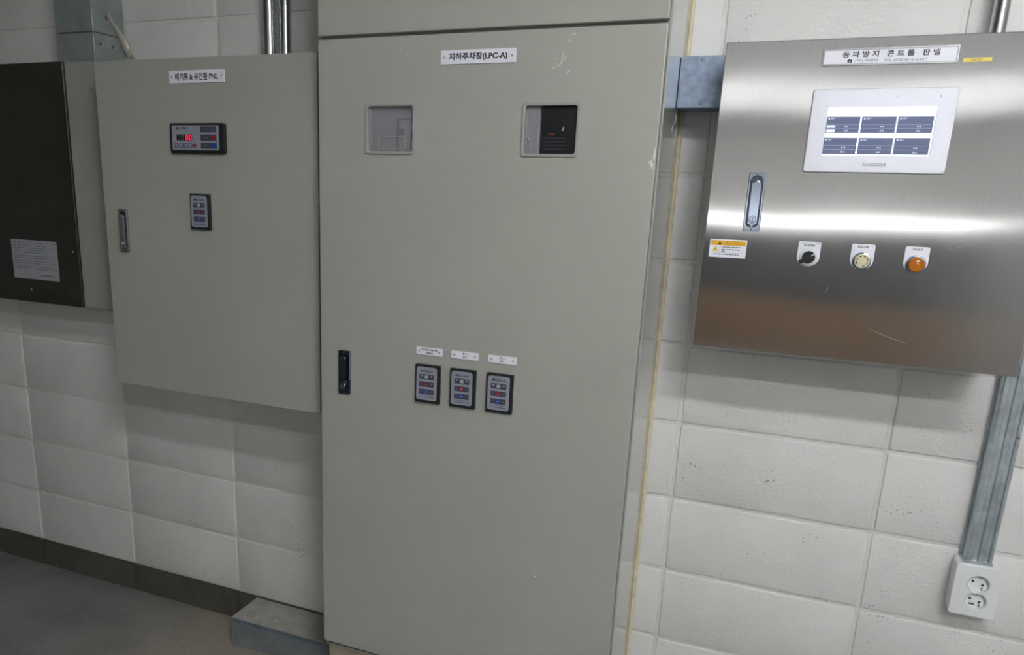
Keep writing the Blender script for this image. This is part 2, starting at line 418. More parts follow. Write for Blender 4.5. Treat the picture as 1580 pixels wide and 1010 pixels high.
def block_mesh(w_, h_, seed):
    rnd = random.Random(seed)
    bm = bmesh.new(); bm_box(bm, -w_ / 2, w_ / 2, 0, .03, -h_ / 2, h_ / 2)
    fr = [e for e in bm.edges if all(v.co.y < .001 for v in e.verts)]
    side = [e for e in bm.edges if abs(e.verts[0].co.y - e.verts[1].co.y) > .01]
    bmesh.ops.bevel(bm, geom=fr + side, offset=.0045, segments=2, affect='EDGES', profile=.55)
    for v in bm.verts:
        v.co.x += rnd.uniform(-.0007, .0007); v.co.z += rnd.uniform(-.0007, .0007)
    me = to_mesh(bm, 'block')
    for p in me.polygons: p.use_smooth = True
    me.set_sharp_from_angle(angle=math.radians(50))
    me.materials.append(M['block_paint'])
    return me
bmeshes = [block_mesh(BW - J, BH - J, s) for s in range(6)]
rb = random.Random(3)
for i in range(-7, 4):
    for j in range(0, 12):
        x = (i + .5) * BW; z = .106 + (j + .5) * BH
        o = link('block', bmeshes[rb.randrange(6)], None, wall, (x, rb.uniform(0, .0012), z))
        o.rotation_euler = (rb.uniform(-.001, .001), rb.uniform(-.0012, .0012), rb.uniform(-.001, .001))
sk_mesh = None
for i in range(-7, 4):
    if sk_mesh is None:
        bm = bmesh.new(); bm_box(bm, -BW / 2 + .0025, BW / 2 - .0025, 0, .02, -.0515, .0515)
        bmesh.ops.bevel(bm, geom=[e for e in bm.edges if all(v.co.y < .001 for v in e.verts)], offset=.003, segments=2, affect='EDGES')
        sk_mesh = to_mesh(bm, 'block'); sk_mesh.materials.append(M['skirting_paint'])
    link('block', sk_mesh, None, skirt, ((i + .5) * BW, -.0008, .0515))

# ------------------------------------------------------------------ room lamps and added glowing pieces
def batten(name, cx, cy, z, length, tube_mat, label, tubes=2):
    t = thing(name, label, 'lamp', (cx, cy, z))
    box('housing', cx - length / 2, cx + length / 2, cy - .055, cy + .055, z - .05, z, 'lamp_housing', t, bevel=.006)
    for k in range(tubes):
        yy = cy + (k - (tubes - 1) / 2) * .07
        tube('fluorescent_tube', [(cx - length / 2 + .03, yy, z - .072), (cx + length / 2 - .03, yy, z - .072)], .014, tube_mat, t, n=10)
    for s in (-1, 1):
        box('lamp_holder', cx + s * (length / 2 - .02) - .012, cx + s * (length / 2 - .02) + .012, cy - .055, cy + .055, z - .09, z - .0502, 'lamp_housing', t, bevel=.003)
    return t
for cx, cy, lb in ((.72, -1.95, 'twin tube ceiling lamp nearest the panels, hung above the camera'), (1.38, -3.1, 'twin tube ceiling lamp hung in the second row behind the camera')):
    lp = batten('ceiling_lamp', cx, cy, 2.74, 1.0, 'tube_near', lb)
    lp['group'] = 'twin tube ceiling lamps'
    for xx in (cx - .3, cx + .3): box('hanger_rod', xx - .003, xx + .003, cy - .003, cy + .003, 2.74, RZ1, 'lamp_housing', lp)
def glow_panel(cx, cy, z, wx, wy, label):  # unseen panel added to reflect as a band in the steel and fill shadows
    t = thing('added_glow_panel', label, 'lamp', (cx, cy, z), 'added glowing panels hung near the front wall')
    o = holed('frame', rrect(cx, 0, wx, wy, .004, 2), [rrect(cx, 0, wx - .05, wy - .05, .002, 2)], 0, .03, 'lamp_housing', None)
    me = o.data; bpy.data.objects.remove(o)
    me.transform(Matrix.Rotation(math.pi / 2, 4, 'X'))
    link('frame', me, None, t, (cx, cy, z - .015))
    box('diffuser', cx - wx / 2 + .024, cx + wx / 2 - .024, cy - wy / 2 + .024, cy + wy / 2 - .024, z - .012, z - .004, 'added_panel_glow', t)
    for sx in (-1, 1):
        for sy in (-1, 1):
            xx, yy = cx + sx * wx * .4, cy + sy * wy * .4
            box('hanger_rod', xx - .003, xx + .003, yy - .003, yy + .003, z, RZ1, 'lamp_housing', t)
glow_panel(-.62, -5.3, 2.24, 1.6, 1.9, 'added flat glowing panel hung far behind the camera, the left one of two')
glow_panel(1.04, -5.3, 2.24, 1.6, 1.9, 'added flat glowing panel hung far behind the camera, the right one of two')
def reflected_strip(cx, z, length, label):  # unseen strip added so the steel door reflects a bright line
    t = thing('added_wall_strip', label, 'lamp', (cx, RY0, z), 'added glowing strips on the front wall')
    box('housing', cx - length / 2, cx + length / 2, RY0, RY0 + .05, z - .045, z + .045, 'lamp_housing', t, bevel=.005)
    tube('fluorescent_tube', [(cx - length / 2 + .03, RY0 + .072, z), (cx + length / 2 - .03, RY0 + .072, z)], .02, 'added_strip_glow', t, n=10)
    for s in (-1, 1):
        xx = cx + s * (length / 2 - .02)
        box('lamp_holder', xx - .012, xx + .012, RY0 + .0502, RY0 + .095, z - .03, z + .03, 'lamp_housing', t, bevel=.003)
reflected_strip(-.6, 1.34, 1.6, 'added glowing strip at eye height on the front wall, the left one of two')
reflected_strip(1.06, 1.34, 1.6, 'added glowing strip at eye height on the front wall, the right one of two')

# ------------------------------------------------------------------ shared fittings
def name_plate(parent, cx, cz, w_, h_, y, txt, tw, th, screws=True, bold=.012, name='name_plate', dz=0.0):
    p = plate(name, rrect(cx, cz, w_, h_, .0008, 2), y, .0025, 'white_plate', parent, .0004, 1)
    if txt: text(txt, cx, cz + dz, tw, th, y - .0025, 'black_ink', p, bold=bold)
    if screws:
        for s in (-1, 1): screw(cx + s * (w_ / 2 - .008), cz, y - .0025, p, .0022)
    return p
def mcu(parent, cx, cz, y):
    """small motor control unit: black bezel, pale face, three button strips"""
    w_, h_ = .0635, .0925
    b = plate('control_unit', rrect(cx, cz, w_, h_, .0015, 2), y, .008, 'black_plastic', parent, .0008, 1)
    fx, fz = cx - .0015, cz + .001
    plate('face', rrect(fx, fz, .0525, .0805, .006, 4), y - .008, .0008, 'panel_face', b)
    yf = y - .0088
    text('MCU-S', fx, fz + .0305, .031, .0055, yf, 'black_ink', b, bold=.02)
    for k, (zz, col) in enumerate(((.0165, 'white_button'), (-.0015, 'red_button'), (-.0195, 'blue_button'))):
        plate('button_strip', rrect(fx, fz + zz, .037, .0125, .001, 2), yf, .0004, 'dark_button_strip', b)
        plate('button', rrect(fx, fz + zz, .0095, .0086, .0030, 3), yf - .0004, .0007, col, b, .0002, 1)
        plate('button_mark', circ(fx, fz + zz, .0016, 8), yf - .0011, .0002, 'white_button', b)
        for s in (-1, 1):
            plate('button_mark', rrect(fx + s * .0125, fz + zz + (.002 if k == 0 else 0), .005, .0022, .0004, 1), yf - .0004, .0002, 'pale_print' if k == 0 else 'grey_ink', b)
    for q in range(9):
        plate('print_line', rrect(fx - .018 + q * .0045, fz - .0335 - .0004 * (q % 2), .0035, .0016), yf, .0002, 'dark_button_strip', b)
    plate('print_line', rrect(fx, fz - .0292, .037, .0007), yf, .0002, 'dark_button_strip', b)
    return b
def swing_handle(parent, cx, cz, w_, h_, y, body, lever, lock, name='handle', proud=.012, split=True):
    """flush cabinet handle: dished plate, swing lever, key cylinder at the foot"""
    hp = holed(name, rrect(cx, cz, w_, h_, .003, 3), [rrect(cx, cz + h_ * .01, w_ * .70, h_ * .86, w_ * .3, 6)], y, .006, body, parent, .0012)
    plate('dish', rrect(cx, cz + h_ * .01, w_ * .71, h_ * .87, w_ * .3, 6), y, .0012, 'dark_chrome', hp)
    # lever: rounded bar standing out of the dish
    lw = w_ * .52; z1 = cz + h_ * .39; z0 = cz - h_ * (.16 if split else .43)
    plate('lever', rrect(cx + w_ * .02, (z0 + z1) / 2, lw, z1 - z0, lw * .45, 7), y - .002, proud, lever, hp, .0045, 3)
    if split: plate('lever_foot', rrect(cx + w_ * .02, cz - h_ * .29, lw * 1.05, h_ * .24, lw * .3, 6), y - .002, proud * .7, lever, hp, .003, 3)
    lathe_y('lock_cylinder', [(w_ * .23, 0), (w_ * .23, .004), (w_ * .19, .0055), (w_ * .12, .0055), (w_ * .10, .0045), (0, .0045)], cx + w_ * .02, cz - h_ * .29,
            y - .002 - proud * (.7 if split else 1), lock, hp, n=20)
    plate('key_slot', rrect(cx + w_ * .02, cz - h_ * .29, w_ * .035, w_ * .16), y - .002 - proud * (.7 if split else 1) - .0045, .0004, 'black_ink', hp)
    for s in (-1, 1): screw(cx, cz + s * h_ * .462, y - .006, hp, w_ * .07, 'dull_chrome')
    return hp

# ------------------------------------------------------------------ tall beige distribution cabinet (centre)
cab = thing('distribution_cabinet', 'tall beige floor-standing distribution cabinet with two square windows, between the other cabinets', 'cabinet', (-.463, -.15, 0))
CX0, CX1, CT = -.8555, -.072, 2.12
bm = bmesh.new()
bm_box(bm, CX0, CX0 + .004, -.281, -.001, .215, CT); bm_box(bm, CX1 - .004, CX1, -.281, -.001, .215, CT)
bm_box(bm, CX0 + .004, CX1 - .004, -.281, -.001, CT - .004, CT); bm_box(bm, CX0 + .004, CX1 - .004, -.281, -.001, .215, .219)
bm_box(bm, CX0 + .004, CX1 - .004, -.005, -.001, .219, CT - .004)
bm_box(bm, CX0 + .004, CX1 - .004, -.281, -.277, 1.765, 1.797)
for v in bm.verts: v.co -= Vector((-.463, -.15, 0))
link('body', to_mesh(bm, 'body'), 'cabinet_side_paint', cab, (-.463, -.15, 0))
W1 = rrect(-.667, 1.5835, .1150, .0995, .004, 3); W2 = rrect(-.296, 1.5815, .1130, .0985, .004, 3)
holed('door', rrect((-.8545 - .0765) / 2, (.2355 + 1.7765) / 2, .778, 1.541, .003, 3), [W1, W2], -.282, .018, 'cabinet_paint', cab, .0022)
plate('upper_panel', rrect((-.8545 - .0765) / 2, (1.7835 + 2.115) / 2, .778, .3315, .003, 3), -.282, .018, 'cabinet_paint', cab, .0022, 2)
box('plinth', -.853, -.08, -.275, -.004, .0002, .2145, 'plinth_paint', cab, bevel=.002, seg=1)
# window one: cloudy moulded cover with wiring plate behind
def cover_window(W_, cx, cz, w_, h_, pane_mat):
    fr = holed('window', rrect(cx - .001, cz - .001, w_ + .008, h_ + .008, .006, 4), [rrect(cx, cz, w_ - .003, h_ - .003, .005, 4)], -.3001, .0035, 'rim_clear', cab, .001)
    plate('pane', rrect(cx, cz, w_ - .001, h_ - .001, .004, 3), -.2885, .002, pane_mat, fr)
    return fr
w1 = cover_window(W1, -.667, 1.5835, .1150, .0995, 'window_clear')
plate('backing_plate', rrect(-.667, 1.5835, .17, .15), -.274, .002, 'grey_interior', w1)
tube('moulded_ridge', [(x, -.2915, z) for x, z in rrect(-.668, 1.554, .066, .026, .005, 4)], .0012, 'rim_clear', w1, n=6, closed=True)
tube('moulded_ridge', [(x, -.2915, z) for x, z in rrect(-.667, 1.5835, .107, .092, .006, 4)], .001, 'rim_clear', w1, n=6, closed=True)
box('divider', -.6585, -.6555, -.284, -.2765, 1.525, 1.608, 'black_plastic', w1)
box('divider', -.6555, -.60, -.284, -.2765, 1.605, 1.608, 'dark_button_strip', w1)
box('terminal', -.652, -.643, -.286, -.2765, 1.571, 1.585, 'green_part', w1, bevel=.001, seg=1)
box('terminal', -.622, -.614, -.286, -.2765, 1.563, 1.578, 'meter_black', w1, bevel=.001, seg=1)
box('terminal', -.623, -.613, -.286, -.2765, 1.541, 1.556, 'grey_interior', w1, bevel=.001, seg=1)
w2 = cover_window(W2, -.296, 1.5815, .1130, .0985, 'window_clear_thin')
box('meter', -.3215, -.235, -.2845, -.24, 1.526, 1.637, 'meter_black', w2, bevel=.001, seg=1)
plate('backing_plate', rrect(-.34, 1.5815, .05, .13), -.278, .002, 'grey_interior', w2)
plate('cover_strip', rrect(-.3375, 1.5815, .030, .094, .004, 3), -.2905, .0012, 'window_clear', w2)
tube('moulded_ridge', [(x, -.2925, z) for x, z in rrect(-.3375, 1.5885, .026, .076, .004, 3)], .001, 'rim_clear', w2, n=6, closed=True)
tube('moulded_ridge', [(-.350, -.2925, 1.571), (-.341, -.2925, 1.561), (-.339, -.2925, 1.538)], .001, 'rim_clear', w2, n=6)
plate('meter_label', rrect(-.292, 1.5545, .052, .026, .001, 2), -.2845, .0004, 'meter_black', w2)
for zz, ww in ((1.566, .052), (1.559, .044), (1.5515, .047), (1.544, .040)):
    plate('print_line', rrect(-.292, zz, ww, .0009), -.2849, .0003, 'grey_ink', w2)
plate('print_mark', rrect(-.297, 1.5735, .015, .004, .0015, 2), -.2845, .0004, 'orange_print', w2)
plate('paint_scuff_glint', [(-.2735, 1.579), (-.2715, 1.5805), (-.2695, 1.588), (-.2705, 1.5885), (-.2725, 1.584)], -.2906, .0003, 'scuff_glint_white', w2)  # white reflection on the pane, modelled as a pale sliver
name_plate(cab, -.4628, 1.7282, .1690, .0282, -.30, '지하주차장(LPC-A)', .132, .0170, bold=.032)
lab = (('주차장집수정급기휀', '판넬#1', .040, .019), ('주-1', '급기', .012, .010), ('주-2', '배기', .012, .010))
for (cx, (a, b_, wa, wb)) in zip((-.5561, -.4664, -.3751), lab):
    p = name_plate(cab, cx, 1.0843, .0675, .0180, -.30, None, 0, 0, name='label_plate')
    text(a, cx, 1.0880, wa, .0048, -.3025, 'black_ink', p, bold=.02); text(b_, cx, 1.0808, wb, .0048, -.3025, 'black_ink', p, bold=.02)
for cx in (-.5570, -.4673, -.3767): mcu(cab, cx, 1.0060, -.30)
swing_handle(cab, -.7843, 1.0073, .0325, .1105, -.30, 'dark_chrome', 'dark_chrome', 'dull_chrome')
box('handle_edge', -.7682, -.7668, -.309, -.3001, .99, 1.062, 'chrome', cab, bevel=.0004, seg=1)
def strokes(parent, segs, y=-.3001, name='paint_scuff_glint', mt='scuff_glint_white'):
    for pts in segs:
        L_ = [(Vector((a, 0, b))) for a, b, _ in pts]; left, rightp = [], []
        for i, (x, z, t) in enumerate(pts):
            d = (L_[min(i + 1, len(L_) - 1)] - L_[max(i - 1, 0)]).normalized(); n = Vector((-d.z, 0, d.x))
            left.append((x + n.x * t, z + n.z * t)); rightp.append((x - n.x * t, z - n.z * t))
        plate(name, left + rightp[::-1], y, .0003, mt, parent)
strokes(cab, [
    [(-.2640, 1.7615, .0003), (-.2604, 1.7637, .0010), (-.2540, 1.7650, .0003)],
    [(-.2720, 1.7490, .0003), (-.2690, 1.7520, .0008), (-.2655, 1.7530, .0003)],
    [(-.2930, 1.7085, .0004), (-.2860, 1.7050, .0010), (-.2815, 1.7110, .0008), (-.2795, 1.7250, .0006), (-.2770, 1.7330, .0003)],
    [(-.2960, 1.7175, .0003), (-.2920, 1.7205, .0006), (-.2890, 1.7200, .0002)],
    [(-.3000, 1.7000, .0003), (-.2970, 1.7030, .0010), (-.2935, 1.7005, .0003)],
    [(-.2690, 1.6900, .0004), (-.2655, 1.6950, .0014), (-.2630, 1.6965, .0004)],
    [(-.6480, 1.7530, .0003), (-.6450, 1.7500, .0009), (-.6440, 1.7475, .0003)],
    [(-.2760, 1.7120, .0003), (-.2745, 1.7200, .0006), (-.2735, 1.7250, .0002)],
    [(-.4140, 1.6430, .0003), (-.4128, 1.6440, .0007), (-.4115, 1.6435, .0003)],
    [(-.2690, .5680, .0006), (-.2650, .5665, .0020), (-.2625, .5650, .0005)],
    [(-.0860, 1.525, .0008), (-.0830, 1.516, .0030), (-.0815, 1.506, .0008)],
    [(-.0800, 1.548, .0005), (-.0800, 1.532, .0016), (-.0808, 1.522, .0005)],
    [(-.0900, 1.523, .0004), (-.0880, 1.519, .0011), (-.0870, 1.515, .0004)],
])
def side_stroke(pts):
    """scuff on the right-hand side sheet, pts = (y, z, half width)"""
    bm = bmesh.new(); y0, z0 = pts[0][0], pts[0][1]; A, B = [], []
    for y, z, t in pts:
        A.append(bm.verts.new((0, y - y0 - t, z - z0))); B.append(bm.verts.new((0, y - y0 + t, z - z0)))
    for i in range(len(pts) - 1): bm.faces.new((A[i], B[i], B[i + 1], A[i + 1]))
    g = bmesh.ops.extrude_face_region(bm, geom=bm.faces[:])
    for v in g['geom']:
        if isinstance(v, bmesh.types.BMVert): v.co.x += .0003
    link('paint_scuff_glint', to_mesh(bm, 'paint_scuff_glint'), 'scuff_glint_white', cab, (CX1 + .0001, y0, z0))
side_stroke([(-.085, 1.632, .002), (-.080, 1.620, .005), (-.088, 1.611, .003)])
side_stroke([(-.050, 1.603, .002), (-.058, 1.592, .006), (-.070, 1.578, .005), (-.080, 1.568, .004), (-.098, 1.556, .002)])
side_stroke([(-.120, 1.610, .002), (-.128, 1.600, .004), (-.136, 1.590, .002)])
tube('sealant_bead', [(-.0700, -.0015, .02), (-.0698, -.0015, .6), (-.0702, -.0015, 1.1), (-.0699, -.0015, 1.6), (-.0701, -.0015, 2.11)], .0058, 'sealant', cab, n=8)

# ------------------------------------------------------------------ beige wall cabinet (left)
lc = thing('wall_cabinet', 'beige wall-mounted cabinet with red digital display, left of the tall cabinet', 'cabinet', (-1.238, -.12, .87))
LX0, LX1, LZ0, LZ1 = -1.588, -.8885, .8695, 1.7605
box('body', LX0 + .006, LX1 - .004, -.2325, -.001, LZ0 + .006, LZ1 - .004, 'cabinet_paint', lc, bevel=.002, seg=1)
plate('door', rrect((LX0 + LX1) / 2, (LZ0 + LZ1) / 2, LX1 - LX0, LZ1 - LZ0, .0035, 3), -.233, .017, 'cabinet_paint', lc, .0028, 2)
name_plate(lc, -1.2435, 1.7140, .1740, .0305, -.25, '배기휀 & 유인휀 PNL', .135, .0185, bold=.018)
# controller with display
ct = plate('digital_controller', rrect(-1.2450, 1.5635, .1745, .0760, .006, 4), -.25, .010, 'black_plastic', lc, .002, 2)
fx, fz = -1.2490, 1.5650
plate('face', rrect(fx, fz, .150, .061, .003, 3), -.26, .0008, 'panel_face', ct); yf = -.2608
text('MCU-PAZ', fx - .0420, fz + .0228, .037, .0060, yf, 'black_ink', ct, bold=.02)
plate('display', rrect(fx - .035, fz + .0005, .050, .0150, .001, 2), yf, .0005, 'display_black', ct)
def seg_digit(cx, cz, w_, h_, mt, on):
    t = .0017
    segs = {'a': (0, h_ / 2, w_, t), 'g': (0, 0, w_, t), 'd': (0, -h_ / 2, w_, t), 'b': (w_ / 2, h_ / 4, t, h_ / 2), 'c': (w_ / 2, -h_ / 4, t, h_ / 2),
            'e': (-w_ / 2, -h_ / 4, t, h_ / 2), 'f': (-w_ / 2, h_ / 4, t, h_ / 2)}
    for s in on:
        dx, dz, sw, sh = segs[s]
        plate('display_segment', rrect(cx + dx, cz + dz, sw, sh, .0005, 1), yf - .0005, .0003, mt, ct)
seg_digit(fx - .0265, fz + .0005, .0062, .0105, 'led_red', 'abcdef'); seg_digit(fx - .0155, fz + .0005, .0062, .0105, 'led_red', 'abcdef')
for dx in (-.0525, -.041): seg_digit(fx + dx, fz + .0005, .0062, .0105, 'grey_ink', 'abcdef')
for k in range(4):
    plate('button', rrect(fx - .061 + k * .0150, fz - .0195, .0125, .0105, .001, 2), yf, .0006, 'blue_label', ct)
    plate('button_mark', rrect(fx - .061 + k * .0150, fz - .0195, .008, .0068, .0006, 2), yf - .0006, .0003, 'panel_face', ct)
lathe_y('button', [(.0055, 0), (.0055, .0006), (.004, .0012), (0, .0012)], fx - .0025, fz - .0195, yf, 'brown_button', ct, n=16)
for zz, c_ in ((.0205, 'blue_label'), (.0005, 'red_button'), (-.0195, 'blue_button')):
    plate('button_strip', rrect(fx + .0425, fz + zz, .050, .0150, .001, 2), yf, .0004, 'dark_button_strip', ct)
    plate('button', rrect(fx + .0585, fz + zz, .0125, .0120, .003, 3), yf - .0004, .0007, c_, ct)
    plate('button_mark', rrect(fx + .0345, fz + zz, .013, .0025, .0005, 1), yf - .0004, .0002, 'grey_ink', ct)
mcu(lc, -1.2478, 1.3780, -.25)
swing_handle(lc, -1.5185, 1.3165, .0310, .1180, -.25, 'dull_chrome', 'dull_chrome', 'dull_chrome', split=False)

# ------------------------------------------------------------------ stainless-faced cabinet (far left), dark reflection painted into its door
dc = thing('steel_door_cabinet', 'stainless-faced wall cabinet with a painted-in dark reflection and a printed notice, at the far left edge', 'cabinet', (-2.0, -.08, 1.063))
box('body', -2.46, -1.625, -.150, -.001, 1.0635, 1.7800, 'frame_paint', dc, bevel=.002, seg=1)
plate('door', rrect((-2.44 - 1.8030) / 2, 1.4225, .637, .7165, .002, 2), -.1502, .008, 'steel_dark_reflection', dc, .0015, 1)
nt_ = plate('printed_notice', rrect(-1.991, 1.2000, .198, .123), -.1582, .0004, 'paper', dc)
rn = random.Random(5)
for k, zz in enumerate((1.253, 1.243, 1.236, 1.229, 1.222, 1.212, 1.205, 1.195, 1.188, 1.178, 1.171)):
    x = -2.083; lim = -1.905 - (.03 if k in (1, 4) else 0)
    while x < lim:
        ww = rn.uniform(.006, .022)
        plate('print_line', rrect(x + ww / 2, zz, ww, .0022), -.1586, .0002, 'paper_ink', nt_); x += ww + .004
plate('print_mark', circ(-1.968, 1.1525, .0035, 10), -.1586, .0002, 'paper_ink', nt_)
plate('print_line', rrect(-1.940, 1.1525, .042, .0045), -.1586, .0002, 'paper_ink', nt_)
screw(-2.02, 1.105, -.1582, dc, .003); screw(-1.825, 1.235, -.1582, dc, .003)

# ------------------------------------------------------------------ galvanised riser duct with earthing strap
du = thing('cable_riser_duct', 'grey-green galvanised riser duct above the far-left steel cabinet at top left', 'duct', (-1.785, -.06, 1.781))
box('casing', -1.8600, -1.7145, -.120, -.001, 1.7805, 1.8635, 'galvanised_duct', du, bevel=.0025, seg=2)
box('casing', -1.8600, -1.7145, -.120, -.001, 1.8650, 2.8, 'galvanised_duct', du, bevel=.0025, seg=2)
box('corner_edge', -1.7152, -1.7142, -.1205, -.1195, 1.7805, 2.8, 'edge_worn_highlight', du)
def bolt_x(x, y, z, parent):
    bm = bmesh.new(); n = 6
    for r, a, b, nn in ((.0085, 0, .0012, 16), (.0058, .0012, .0052, 6), (.003, .0052, .0085, 10)):
        p = [bm.verts.new((a, r * math.cos(2 * math.pi * k / nn), r * math.sin(2 * math.pi * k / nn))) for k in range(nn)]
        q = [bm.verts.new((b, r * math.cos(2 * math.pi * k / nn), r * math.sin(2 * math.pi * k / nn))) for k in range(nn)]
        bm.faces.new(p); bm.faces.new(q)
        for k in range(nn): bm.faces.new((p[k], p[(k + 1) % nn], q[(k + 1) % nn], q[k]))
    return link('bolt', to_mesh(bm, 'bolt'), 'conduit_steel', parent, (x, y, z))
bolt_x(-1.7144, -.064, 1.909, du); bolt_x(-1.7144, -.093, 1.835, du); bolt_x(-1.7144, -.045, 1.834, du)
strap = tube('earthing_strap', [(-1.7030, -.076, 1.919), (-1.7020, -.066, 1.909), (-1.7015, -.060, 1.901), (-1.7015, -.055, 1.893), (-1.6995, -.046, 1.884), (-1.6995, -.041, 1.877),
                     (-1.6985, -.034, 1.868), (-1.6980, -.026, 1.857), (-1.6975, -.019, 1.846), (-1.697, -.015, 1.836), (-1.692, -.013, 1.827), (-1.682, -.013, 1.8205), (-1.668, -.016, 1.8165)],
             .0125, 'braid', None, n=12, flat=.45, radii=[.0075, .0060, .0050, .0066, .0064, .0088, .0086, .0112, .0108, .0132, .0118, .0130, .0085])
tag(strap, 'tinned braided earthing strap bolted to the side of the riser duct', 'strap')

# ------------------------------------------------------------------ conduits at the top
def conduit(cx, cy, r, z0, z1, label, group=None):
    t = thing('conduit', label, 'pipe', (cx, cy, z0), group)
    tube('pipe', [(cx, cy, z0), (cx, cy, z1)], r, 'conduit_steel', t, n=24)
    zc = z0 + .004
    lathe = bmesh.new()
    for r0, r1, a, b in ((r * 1.02, r * 1.28, 0, .012),):
        n = 20
        lo = [lathe.verts.new((r1 * math.cos(2 * math.pi * k / n), r1 * math.sin(2 * math.pi * k / n), a)) for k in range(n)]
        hi = [lathe.verts.new((r1 * math.cos(2 * math.pi * k / n), r1 * math.sin(2 * math.pi * k / n), b)) for k in range(n)]
        lathe.faces.new(lo); lathe.faces.new(hi)
        for k in range(n): lathe.faces.new((lo[k], lo[(k + 1) % n], hi[(k + 1) % n], hi[k]))
    link('locknut', to_mesh(lathe, 'locknut'), 'galvanised', t, (cx, cy, z0))
    return t
conduit(-1.1625, -.045, .0180, 1.7568, 2.86, 'thicker steel conduit, left one of the pair above the left beige cabinet', 'conduit pair above the left cabinet')
conduit(-1.1120, -.045, .0150, 1.7568, 2.86, 'thinner steel conduit, right one of the pair above the left beige cabinet', 'conduit pair above the left cabinet')
conduit(.5085, -.042, .0138, 1.7532, 2.86, 'single steel conduit rising from the stainless cabinet top at upper right')

# ------------------------------------------------------------------ wall trunking between the cabinets
wt = thing('cable_trunking', 'short galvanised trunking between the tall cabinet and the stainless cabinet', 'trunking', (-.022, -.05, 1.6435))
box('casing', -.0717, .0283, -.0985, -.001, 1.6440, 1.7465, 'galvanised', wt, bevel=.001, seg=1)
plate('cover', rrect(-.0215, 1.6953, .0985, .1045, .001, 2), -.0987, .0018, 'galvanised', wt, .0005, 1)
screw(-.0256, 1.7388, -.1005, wt, .0036, 'dull_chrome'); screw(-.0209, 1.6520, -.1005, wt, .0036, 'dull_chrome')

# ------------------------------------------------------------------ floor trunking
ft = thing('floor_trunking', 'dusty galvanised floor trunking running into the base of the tall cabinet', 'trunking', (-1.08, -.07, .0005))
box('casing', -1.2990, -.8545, -.1350, -.0015, .0005, .1000, 'galvanised_dull', ft, bevel=.001, seg=1)
box('lid', -1.3000, -.8540, -.1365, -.0012, .1002, .1025, 'dusty_metal', ft, bevel=.0006, seg=1)
box('lid_flange', -1.3000, -.8540, -.1367, -.1353, .0885, .1001, 'galvanised', ft)
box('end_flange', -1.3005, -1.2860, -.1368, -.1354, .001, .0884, 'galvanised_dull', ft)
rf = random.Random(11)
chips = []
for k in range(11):
    x = -1.285 + rf.random() * .13; y = -.128 + rf.random() * .035
    bm = bmesh.new(); n = 5; a0 = rf.uniform(0, 6); ll = rf.uniform(.003, .007)
    vsb = [bm.verts.new((ll * math.cos(a0) * math.cos(t) - .35 * ll * math.sin(a0) * math.sin(t), ll * math.sin(a0) * math.cos(t) + .35 * ll * math.cos(a0) * math.sin(t), 0)) for t in [2 * math.pi * q / n for q in range(n)]]
    g = bmesh.ops.extrude_face_region(bm, geom=[bm.faces.new(vsb)])
    for v in g['geom']:
        if isinstance(v, bmesh.types.BMVert): v.co.z += .0008
    link('paint_chip', to_mesh(bm, 'paint_chip'), 'scuff_glint_white', ft, (x, y, .1026))

# ------------------------------------------------------------------ stainless steel control cabinet (right)
sc_ = thing('stainless_cabinet', 'brushed stainless wall cabinet with a touchscreen and three buttons, at the right', 'cabinet', (.321, -.1, 1.143))
SX0, SX1, SZ0, SZ1, SY = .0255, .6190, 1.1430, 1.7540, -.2
box('body', SX0 + .004, SX1 - .004, -.1835, -.001, SZ0 + .004, SZ1 - .003, 'steel_side', sc_, bevel=.0015, seg=1)
plate('door', rrect((SX0 + SX1) / 2, (SZ0 + SZ1) / 2, SX1 - SX0, SZ1 - SZ0, .001, 2), -.184, .016, 'brushed_steel', sc_, .0012, 2)
# framed name plate
np_ = holed('name_plate', rrect(.3150, 1.7202, .2245, .0310, .0015, 2), [rrect(.3150, 1.7202, .2170, .0240, .001, 2)], SY, .0022, 'dull_chrome', sc_, .0005)
plate('plate_face', rrect(.3150, 1.7202, .2185, .0255), SY, .0012, 'white_plate', np_)
text('동 파 방 지   콘 트 롤   판 넬', .3170, 1.7247, .160, .0112, SY - .0012, 'black_ink', np_, bold=.022)
text('(주)가영텍   TEL.(032)816-2367', .3190, 1.7127, .118, .0068, SY - .0012, 'grey_ink', np_)
plate('emblem', circ(.2505, 1.7127, .0042, 18, .0036), SY - .0012, .0003, 'black_ink', np_)
plate('emblem_stroke', [(.2492, 1.7102), (.2502, 1.7102), (.2520, 1.7152), (.2510, 1.7152)], SY - .0015, .0002, 'white_plate', np_)
ys = plate('yellow_sticker', rrect(.4570, 1.7093, .0445, .0070), SY, .0003, 'yellow_sticker', sc_)
text('AP-37', .4560, 1.7093, .017, .0030, SY - .0003, 'grey_ink', ys)
